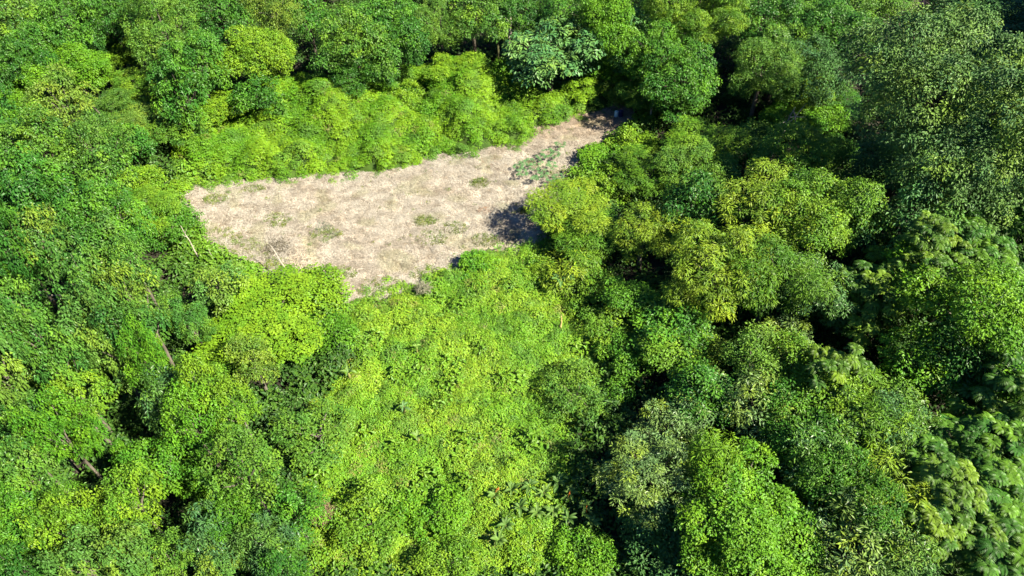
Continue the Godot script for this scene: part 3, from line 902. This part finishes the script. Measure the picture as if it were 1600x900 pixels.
	["silver lance leaved tree at the bottom right", "silver", 24.4, -19.3, 9.2, 2.95, 0],
	["grey green tree right of the bottom silver tree", "silver", 26.8, -18.7, 8.7, 2.16, 1],
	["light green tree just below the pointed pale frond tree", "fine", 26.2, -32.1, 8.7, 2.78, 0],
	["fresh green tree left of the lower right black gap", "fine", 29.5, -30.3, 9.2, 2.71, 0],
	["shaded frond tree above the lower right black gap", "frond", 38.5, -32.6, 10.7, 2.86, 2],
	["grey green frond tree on the right edge beside the black gap", "frond", 38.9, -29.8, 10.7, 2.99, 0],
	["olive frond tree filling the right side, lower down", "frond", 34.7, -24.1, 10.2, 3.84, 1],
	["green frond tree below the olive frond tree", "frond", 31.8, -20.9, 9.7, 3.30, 0],
	["frond tree in the bottom right corner", "frond", 34.3, -19.0, 9.2, 2.94, 1],
	["small frond tree at the foot of the lower right black gap", "frond", 33.3, -26.0, 9.7, 1.81, 2],
	["dull frond tree on the right edge between the grey green and olive ones", "frond", 37.9, -26.4, 10.2, 2.14, 2],
]


# the forest goes on outside the photograph's frame
func make_far_forest() -> void:
	var k := "broad medium"
	var crown: ArrayMesh = tree_meshes[k][1][0]
	var places: Array[Transform3D] = []
	var tints: Array[Color] = []
	for i in 1500:
		var z := rng.randf_range(-185, 25)
		var x := rng.randf_range(-150, 150)
		var edge := 26.5 + 0.49 * maxf(0, -z)   # half width of what the photo shows, at crown height
		var seen := z > -112.0 and z < -14.0 and absf(x) < edge + 5.0
		if seen: continue
		if Vector2(x, z + 60).length() > 130: continue
		if x > 35 and x < 100 and z < -58 and absf(z + 113 + (x - 67) * 1.3) < 9: continue
		var clash := false
		for p in places:
			if Vector2(p.origin.x - x, p.origin.z - z).length_squared() < 22.0:
				clash = true
				break
		if clash: continue
		var s := rng.randf_range(0.9, 1.35)
		if z > -26: s *= 0.55
		if x > 60 and z > -118 and z < -58:
			s *= 0.75 if x < edge + 10.0 else 1.75
		places.append(Transform3D(Basis(Vector3.UP, rng.randf() * TAU).scaled(Vector3(s, s * rng.randf_range(0.85, 1.2), s)), Vector3(x, 0, z)))
		var v := rng.randf_range(0.7, 1.1)
		tints.append(Color(v * rng.randf_range(0.8, 1.4), v, v * 0.9))
	scatter("forest", crown, leafy("far leaves", Color.WHITE, 0.5, 0.45), places, tints, "unbroken green forest going on past the counted trees", "forest")


# ---------------------------------------------------------------- single plants and things
# a long paddle leaf with a raised midrib, arching from base along dir
func paddle_leaf(l: float, w: float, dir: Vector3, sag: float, c: Color) -> ArrayMesh:
	fresh()
	var side := dir.cross(Vector3.UP).normalized()
	var steps := 7
	for i in steps + 1:
		var t := float(i) / steps
		var mid := dir * (l * t) + Vector3.DOWN * (sag * l * t * t)
		var half := w * 0.5 * sin(PI * clampf(0.06 + t * 0.94, 0, 1)) ** 0.6
		var lift := Vector3.UP * (half * 0.35)
		var v := 1.0 + 0.10 * (i % 2)
		for e in [-1.0, 0.0, 1.0]:
			verts.append(mid + side * (half * e) + lift * absf(e))
			colors.append(c * v if e != 0.0 else c.lerp(Color(0.3, 0.34, 0.1), 0.12))
	for i in steps:
		for e in 2:
			var k := i * 3 + e
			index.append_array(PackedInt32Array([k, k + 1, k + 4, k, k + 4, k + 3]))
	return bake()


func banana(called: String, label: String, category: String, at: Vector3, h: float, leaves: int, l: float, w: float, c: Color, group := "", flowers := 0) -> Node3D:
	var t := thing(called, label, category, at, rng.randf() * TAU, group)
	fresh()
	tube([Vector3(0, -0.2, 0), Vector3(0.03, h * 0.5, 0), Vector3(0, h, 0.04)], [0.11 * l, 0.08 * l, 0.04 * l], 8, Color(0.24, 0.24, 0.08))
	obj("stem", bake(), leaf_material_plain(), t)
	for i in leaves:
		var a := TAU * i / leaves + rng.randf_range(-0.35, 0.35)
		var dir := Vector3(cos(a), rng.randf_range(0.7, 2.0), sin(a)).normalized()
		var s := rng.randf_range(0.8, 1.15)
		var o := obj("leaf", paddle_leaf(l * s, w * s, dir, rng.randf_range(0.35, 0.9), c * rng.randf_range(0.85, 1.2)), leaf_material_plain(), t)
		o.position = Vector3(0, h * rng.randf_range(0.8, 1.0), 0)
	for i in flowers:
		fresh()
		var a := rng.randf() * TAU
		for j in 6:
			var d := Vector3(cos(a + PI * (j % 2)), 0.5, sin(a + PI * (j % 2))).normalized()
			leaf(Vector3(0, 0.11 * j, 0), d, Vector3(-d.z, 0.3, d.x).normalized(), 0.34 - 0.03 * j, 0.14, Color(0.40, 0.11, 0.02))
		var f := obj("flower", bake(), leaf_material_plain(), t)
		f.position = Vector3(0.3 * cos(a), h * 1.15, 0.3 * sin(a))
	return t


func leaf_material_plain() -> StandardMaterial3D:
	if not leaf_materials.has("plain"):
		leaf_materials["plain"] = leafy("broad blade", Color.WHITE, 0.6, 0.6)
	return leaf_materials["plain"]


# palm-shaped leaves on thin stalks
func hand_leaved(called: String, label: String, category: String, at: Vector3, h: float, heads: int, spread: float, finger: float, c: Color, group := "") -> Node3D:
	var t := thing(called, label, category, at, rng.randf() * TAU, group)
	var tops := []
	fresh()
	tube([Vector3(0, -0.1, 0), Vector3(0.02, h * 0.5, 0.03), Vector3(0, h * 0.8, 0)], [0.035, 0.025, 0.015], 5, Color(0.2, 0.17, 0.1))
	for i in heads:
		var a := TAU * i / heads + rng.randf_range(-0.3, 0.3)
		var q := spread * rng.randf_range(0.45, 1.0)
		var top := Vector3(q * cos(a), h * rng.randf_range(0.75, 1.1), q * sin(a))
		tops.append(top)
		tube([Vector3(0, h * rng.randf_range(0.5, 0.8), 0), top], [0.014, 0.009], 4, Color(0.2, 0.2, 0.08))
	obj("stem", bake(), leaf_material_plain(), t)
	for top in tops:
		fresh()
		var n := (Vector3.UP + rnd_dir() * 0.3).normalized()
		for j in 7:
			var a := TAU * j / 7.0
			var d := Vector3(cos(a), 0, sin(a))
			d = (d - n * d.dot(n) + Vector3.DOWN * 0.25).normalized()
			leaf(Vector3.ZERO, d, n, finger * rng.randf_range(0.8, 1.1), finger * 0.32, c * rng.randf_range(0.85, 1.15))
		obj("leaf", bake(), leaf_material_plain(), t).position = top
	return t


func bare_wood(called: String, label: String, category: String, at: Vector3, to: Vector3, r: float, m: Material, forks: Array) -> Node3D:
	var t := thing(called, label, category, at)
	var pts := branch_points(Vector3.ZERO, to, 5, to.length() * 0.018)
	var radii := []
	for i in 6: radii.append(r * (1.0 - 0.13 * i))
	fresh()
	tube(pts, radii, 7)
	obj("trunk", bake(), m, t)
	for f in forks:
		fresh()
		var from: Vector3 = Vector3.ZERO.lerp(to, f[0])
		var end: Vector3 = from + f[1]
		tube(branch_points(from, end, 4, end.distance_to(from) * 0.05), [r * 0.55, r * 0.45, r * 0.36, r * 0.26, r * 0.12], 5)
		obj("branch", bake(), m, t)
	return t


func brush(called: String, label: String, at: Vector3, r: float, h: float, count: int, c: Color) -> void:
	var t := thing(called, label, "brushwood", at)
	fresh()
	for i in count:
		var a := rng.randf() * TAU
		var q := r * sqrt(rng.randf())
		var p := Vector3(q * cos(a), h * (1.0 - (q / r) ** 2) * rng.randf(), q * sin(a))
		var d := (rnd_dir() + Vector3(0, 0.1, 0)).normalized() * rng.randf_range(0.3, 0.9)
		d.y *= 0.5
		tube([p, p + d * 0.5 + rnd_dir() * 0.06, p + d], [0.022, 0.017, 0.008], 3, c * rng.randf_range(0.6, 1.5))
	var o := obj("twigs", bake(), leafy(called + " twigs", Color.WHITE, 0.0, 0.9), t)
	o.set_meta("kind", "stuff")


func drum(label: String, at: Vector3, r: float, h: float, body: Color, lid: Color) -> void:
	var t := thing("drum", label, "drum", at)
	fresh()
	tube([Vector3(0, 0, 0), Vector3(0, 0.02, 0), Vector3(0, h * 0.32, 0), Vector3(0, h * 0.34, 0), Vector3(0, h * 0.37, 0), Vector3(0, h * 0.39, 0), Vector3(0, h * 0.64, 0), Vector3(0, h * 0.66, 0), Vector3(0, h * 0.69, 0), Vector3(0, h * 0.71, 0), Vector3(0, h * 0.97, 0), Vector3(0, h, 0)], [r * 0.95, r, r, r * 1.05, r * 1.05, r, r, r * 1.05, r * 1.05, r, r, r * 0.94], 20)
	obj("body", bake(), mat("drum paint", body, 0.4), t)
	fresh()
	tube([Vector3(0, h - 0.01, 0), Vector3(0, h + 0.035, 0), Vector3(0, h + 0.05, 0)], [r * 0.99, r * 0.99, r * 0.9], 20)
	obj("lid", bake(), mat("drum lid", lid, 0.4), t)
	fresh()
	tube([Vector3(r * 0.4, h + 0.04, 0), Vector3(r * 0.4, h + 0.10, 0)], [0.05, 0.05], 8)
	obj("cap", bake(), mat("drum cap", Color(0.15, 0.15, 0.16), 0.5), t)


func make_details() -> void:
	bare_wood("pale_trunk_tree", "pale slender bare trunk standing before black shade at the top", "tree trunk", Vector3(-0.4, 0, -91.0), Vector3(0.1, 9.6, -0.6), 0.24, pale_bark, [[0.62, Vector3(0.7, 1.1, 0.3)], [0.8, Vector3(-0.6, 0.9, 0.2)]])
	bare_wood("climber_trunk", "trunk wrapped in brown creeper just left of the pale bare trunk", "tree trunk", Vector3(-1.9, 0, -91.8), Vector3(0.0, 7.6, -0.3), 0.34, mat("mossy bark", Color(0.28, 0.29, 0.12), 0.9), [[0.7, Vector3(-0.5, 1.0, 0.2)]])
	bare_wood("slim_trunk", "slim grey trunk under the sparse olive tree by the clearing's far end", "tree trunk", Vector3(18.3, 0, -79.0), Vector3(0.1, 5.2, -0.4), 0.14, pale_bark, [])
	bare_wood("leaning_stem", "white bare stem leaning out of the thicket's left, nearest the clearing's tip", "dead stem", Vector3(-33.2, 0.3, -52.6), Vector3(-1.0, 5.0, -0.8), 0.09, pale_bark, [[0.7, Vector3(-0.4, 0.6, 0.1)], [0.82, Vector3(0.35, 0.55, -0.1)]])
	bare_wood("thin_stem", "short thin pale stem right of the leaning white stem", "dead stem", Vector3(-32.0, 0.3, -52.4), Vector3(0.15, 2.6, -0.2), 0.05, pale_bark, [])
	bare_wood("dead_pole", "pale bent dead pole leaning over the vine mound beside the dark brush heap", "dead stem", Vector3(-23.2, 2.1, -49.8), Vector3(-1.9, 1.6, -2.4), 0.10, pale_bark, [])
	bare_wood("fallen_branch", "forked dead branches lying on the canopy at the left", "dead branch", Vector3(-50.3, 3.2, -63.2), Vector3(-3.6, 2.6, -0.8), 0.13, pale_bark, [[0.35, Vector3(-1.3, 2.0, -0.6)], [0.6, Vector3(-1.6, 0.4, 0.5)], [0.2, Vector3(-0.2, 2.0, -0.8)]])
	bare_wood("bare_branch", "bare grey branches in the dark gap between the left grove's crowns", "dead branch", Vector3(-41.6, 5.2, -43.9), Vector3(-2.9, 1.2, 1.0), 0.11, pale_bark, [[0.1, Vector3(-1.2, 1.0, 2.0)], [0.6, Vector3(-1.3, 0.3, -0.9)], [0.8, Vector3(-0.7, 0.8, 0.5)]])
	bare_wood("bare_branch", "curved bare branch above the left edge crown in the left grove", "dead branch", Vector3(-45.6, 5.6, -45.4), Vector3(-1.6, 1.4, -1.2), 0.10, pale_bark, [[0.5, Vector3(1.4, 1.0, -1.2)], [0.9, Vector3(0.3, 0.5, 1.1)]])
	bare_wood("bare_branch", "pale bare branch on the light feathery tree in the right forest", "dead branch", Vector3(24.5, 8.3, -44.3), Vector3(3.0, 0.5, 0.0), 0.07, pale_bark, [[0.6, Vector3(0.9, -0.3, 0.4)]])
	bare_wood("dead_tree", "grey forked dead tree among the olive trees right of the clearing", "dead tree", Vector3(32.9, 0, -72.2), Vector3(0.6, 7.4, 0.6), 0.16, pale_bark, [[0.55, Vector3(1.7, 3.4, -0.4)], [0.93, Vector3(1.1, -2.2, 0.8)], [0.7, Vector3(-1.5, 0.6, 0.9)], [0.8, Vector3(1.6, 0.3, 0.3)]])
	bare_wood("cut_stump", "pale yellow upright stump in the thicket below the banana plant", "stump", Vector3(4.8, 0.6, -43.2), Vector3(-0.05, 2.2, -0.15), 0.16, mat("cut wood bark", Color(0.80, 0.70, 0.42), 0.8), [])
	brush("brush_heap", "dark grey heap of dead brush on the clearing's near left", Vector3(-25.9, 0.05, -55.0), 2.0, 0.32, 800, Color(0.085, 0.075, 0.05))
	brush("brush_heap", "bleached heap of cut branches beside the bent dead pole", Vector3(-23.2, 0.1, -53.0), 1.7, 0.6, 300, Color(0.42, 0.35, 0.26))
	brush("brush_heap", "small dark scrap of brush on the middle of the clearing", Vector3(-21.4, 0.05, -58.6), 1.0, 0.25, 140, Color(0.10, 0.125, 0.085))
	brush("brush_heap", "dark scrap of brush just below the middle of the clearing", Vector3(-20.2, 0.05, -57.3), 0.9, 0.22, 130, Color(0.11, 0.13, 0.085))
	brush("brush_heap", "brown scrap of brush near the tree shadow on the clearing", Vector3(-3.2, 0.05, -61.6), 0.8, 0.2, 70, Color(0.20, 0.125, 0.08))
	brush("brush_heap", "reddish brown litter heap at the clearing's upper middle", Vector3(-2.8, 0.05, -70.6), 1.5, 0.2, 120, Color(0.22, 0.14, 0.09))
	brush("dead_bush", "round dead grey bush on the thicket just below the clearing", Vector3(-9.1, 1.2, -48.3), 0.75, 0.7, 240, Color(0.15, 0.15, 0.10))
	brush("dead_bush", "brown dead bush near the bottom, left of the centre", Vector3(-14.9, 2.2, -23.8), 0.9, 0.8, 240, Color(0.13, 0.095, 0.055))
	banana("banana_plant", "banana plant with hanging green leaves at the clearing's lower right", "banana plant", Vector3(5.0, 0.9, -48.4), 1.6, 7, 1.8, 0.36, Color(0.05, 0.135, 0.03))
	banana("banana_plant", "thin leaved banana shoot rising left of the thicket's middle", "banana plant", Vector3(-15.0, 0.9, -37.4), 1.0, 6, 1.5, 0.22, Color(0.10, 0.19, 0.04))
	banana("banana_plant", "fallen looking pair of long leaves in the lower thicket", "banana plant", Vector3(-8.0, 1.5, -30.6), 0.7, 4, 1.2, 0.26, Color(0.10, 0.18, 0.04))
	banana("banana_plant", "small green banana shoot at the clearing's lower edge", "banana plant", Vector3(-1.6, 0.1, -54.6), 0.7, 5, 1.1, 0.25, Color(0.10, 0.19, 0.04))
	banana("banana_plant", "pale leaved shoot standing out of the middle thicket", "banana plant", Vector3(-9.0, 1.5, -40.2), 0.7, 4, 0.6, 0.2, Color(0.13, 0.24, 0.04))
	banana("banana_plant", "small bluish green blade plant in the lower thicket's centre", "banana plant", Vector3(-9.5, 1.5, -33.5), 0.8, 5, 1.0, 0.22, Color(0.07, 0.16, 0.05))
	for i in HELICONIAS.size():
		var q: Vector2 = HELICONIAS[i]
		banana("heliconia", "heliconia with long blade leaves, %s of the bottom clump" % HELICONIA_PLACES[i], "heliconia", Vector3(q.x, 0.6, q.y), 1.0, 9, 1.25, 0.24, Color(0.035, 0.105, 0.020).lerp(Color(0.085, 0.165, 0.025), rng.randf()), "heliconias of the bottom clump", 1 if i % 5 == 0 else 0)
	banana("heliconia", "heliconia with orange flowers in the lower left canopy", "heliconia", Vector3(-28.3, 2.4, -27.6), 1.8, 11, 2.0, 0.34, Color(0.055, 0.14, 0.03), "", 3)
	for i in 13:
		var q: Vector2 = CASSAVAS[i]
		hand_leaved("cassava_plant", "cassava plant with hand shaped leaves, %s of the clearing's cassava patch" % CASSAVA_PLACES[i], "cassava plant", Vector3(q.x, 0.05, q.y), rng.randf_range(0.8, 1.5), 9, 0.75, 0.34, Color(0.075, 0.175, 0.060), "cassava plants on the clearing")
	hand_leaved("umbrella_shrub", "umbrella leaved shrub with big star shaped leaves, lower left", "shrub", Vector3(-24.3, 1.5, -28.3), 3.0, 9, 1.3, 0.8, Color(0.075, 0.20, 0.03))
	drum("pale blue white drum in the shade at the clearing's far end", Vector3(14.0, 0.03, -80.6), 0.26, 0.75, Color(0.72, 0.82, 0.84), Color(0.85, 0.9, 0.9))
	drum("dark navy blue drum beside the pale drum at the clearing's far end", Vector3(14.6, 0.03, -80.5), 0.30, 0.9, Color(0.07, 0.11, 0.26), Color(0.09, 0.14, 0.30))


const HELICONIA_PLACES := ["at the far left", "second from the upper left", "in the middle of the upper side", "right of the upper middle", "topmost", "at the upper right", "left of the centre", "at the very centre", "right of the centre", "at the lower right", "at the far right", "at the lower left", "lowest", "at the outer lower right"]
const CASSAVA_PLACES := ["at the left tip", "lowest on the left side", "topmost on the left", "left of the middle", "at the upper middle", "at the upper right", "rightmost in the upper row", "at the very middle", "below the middle", "lowest near the middle", "at the lower right", "at the right end", "standing apart, farthest up"]
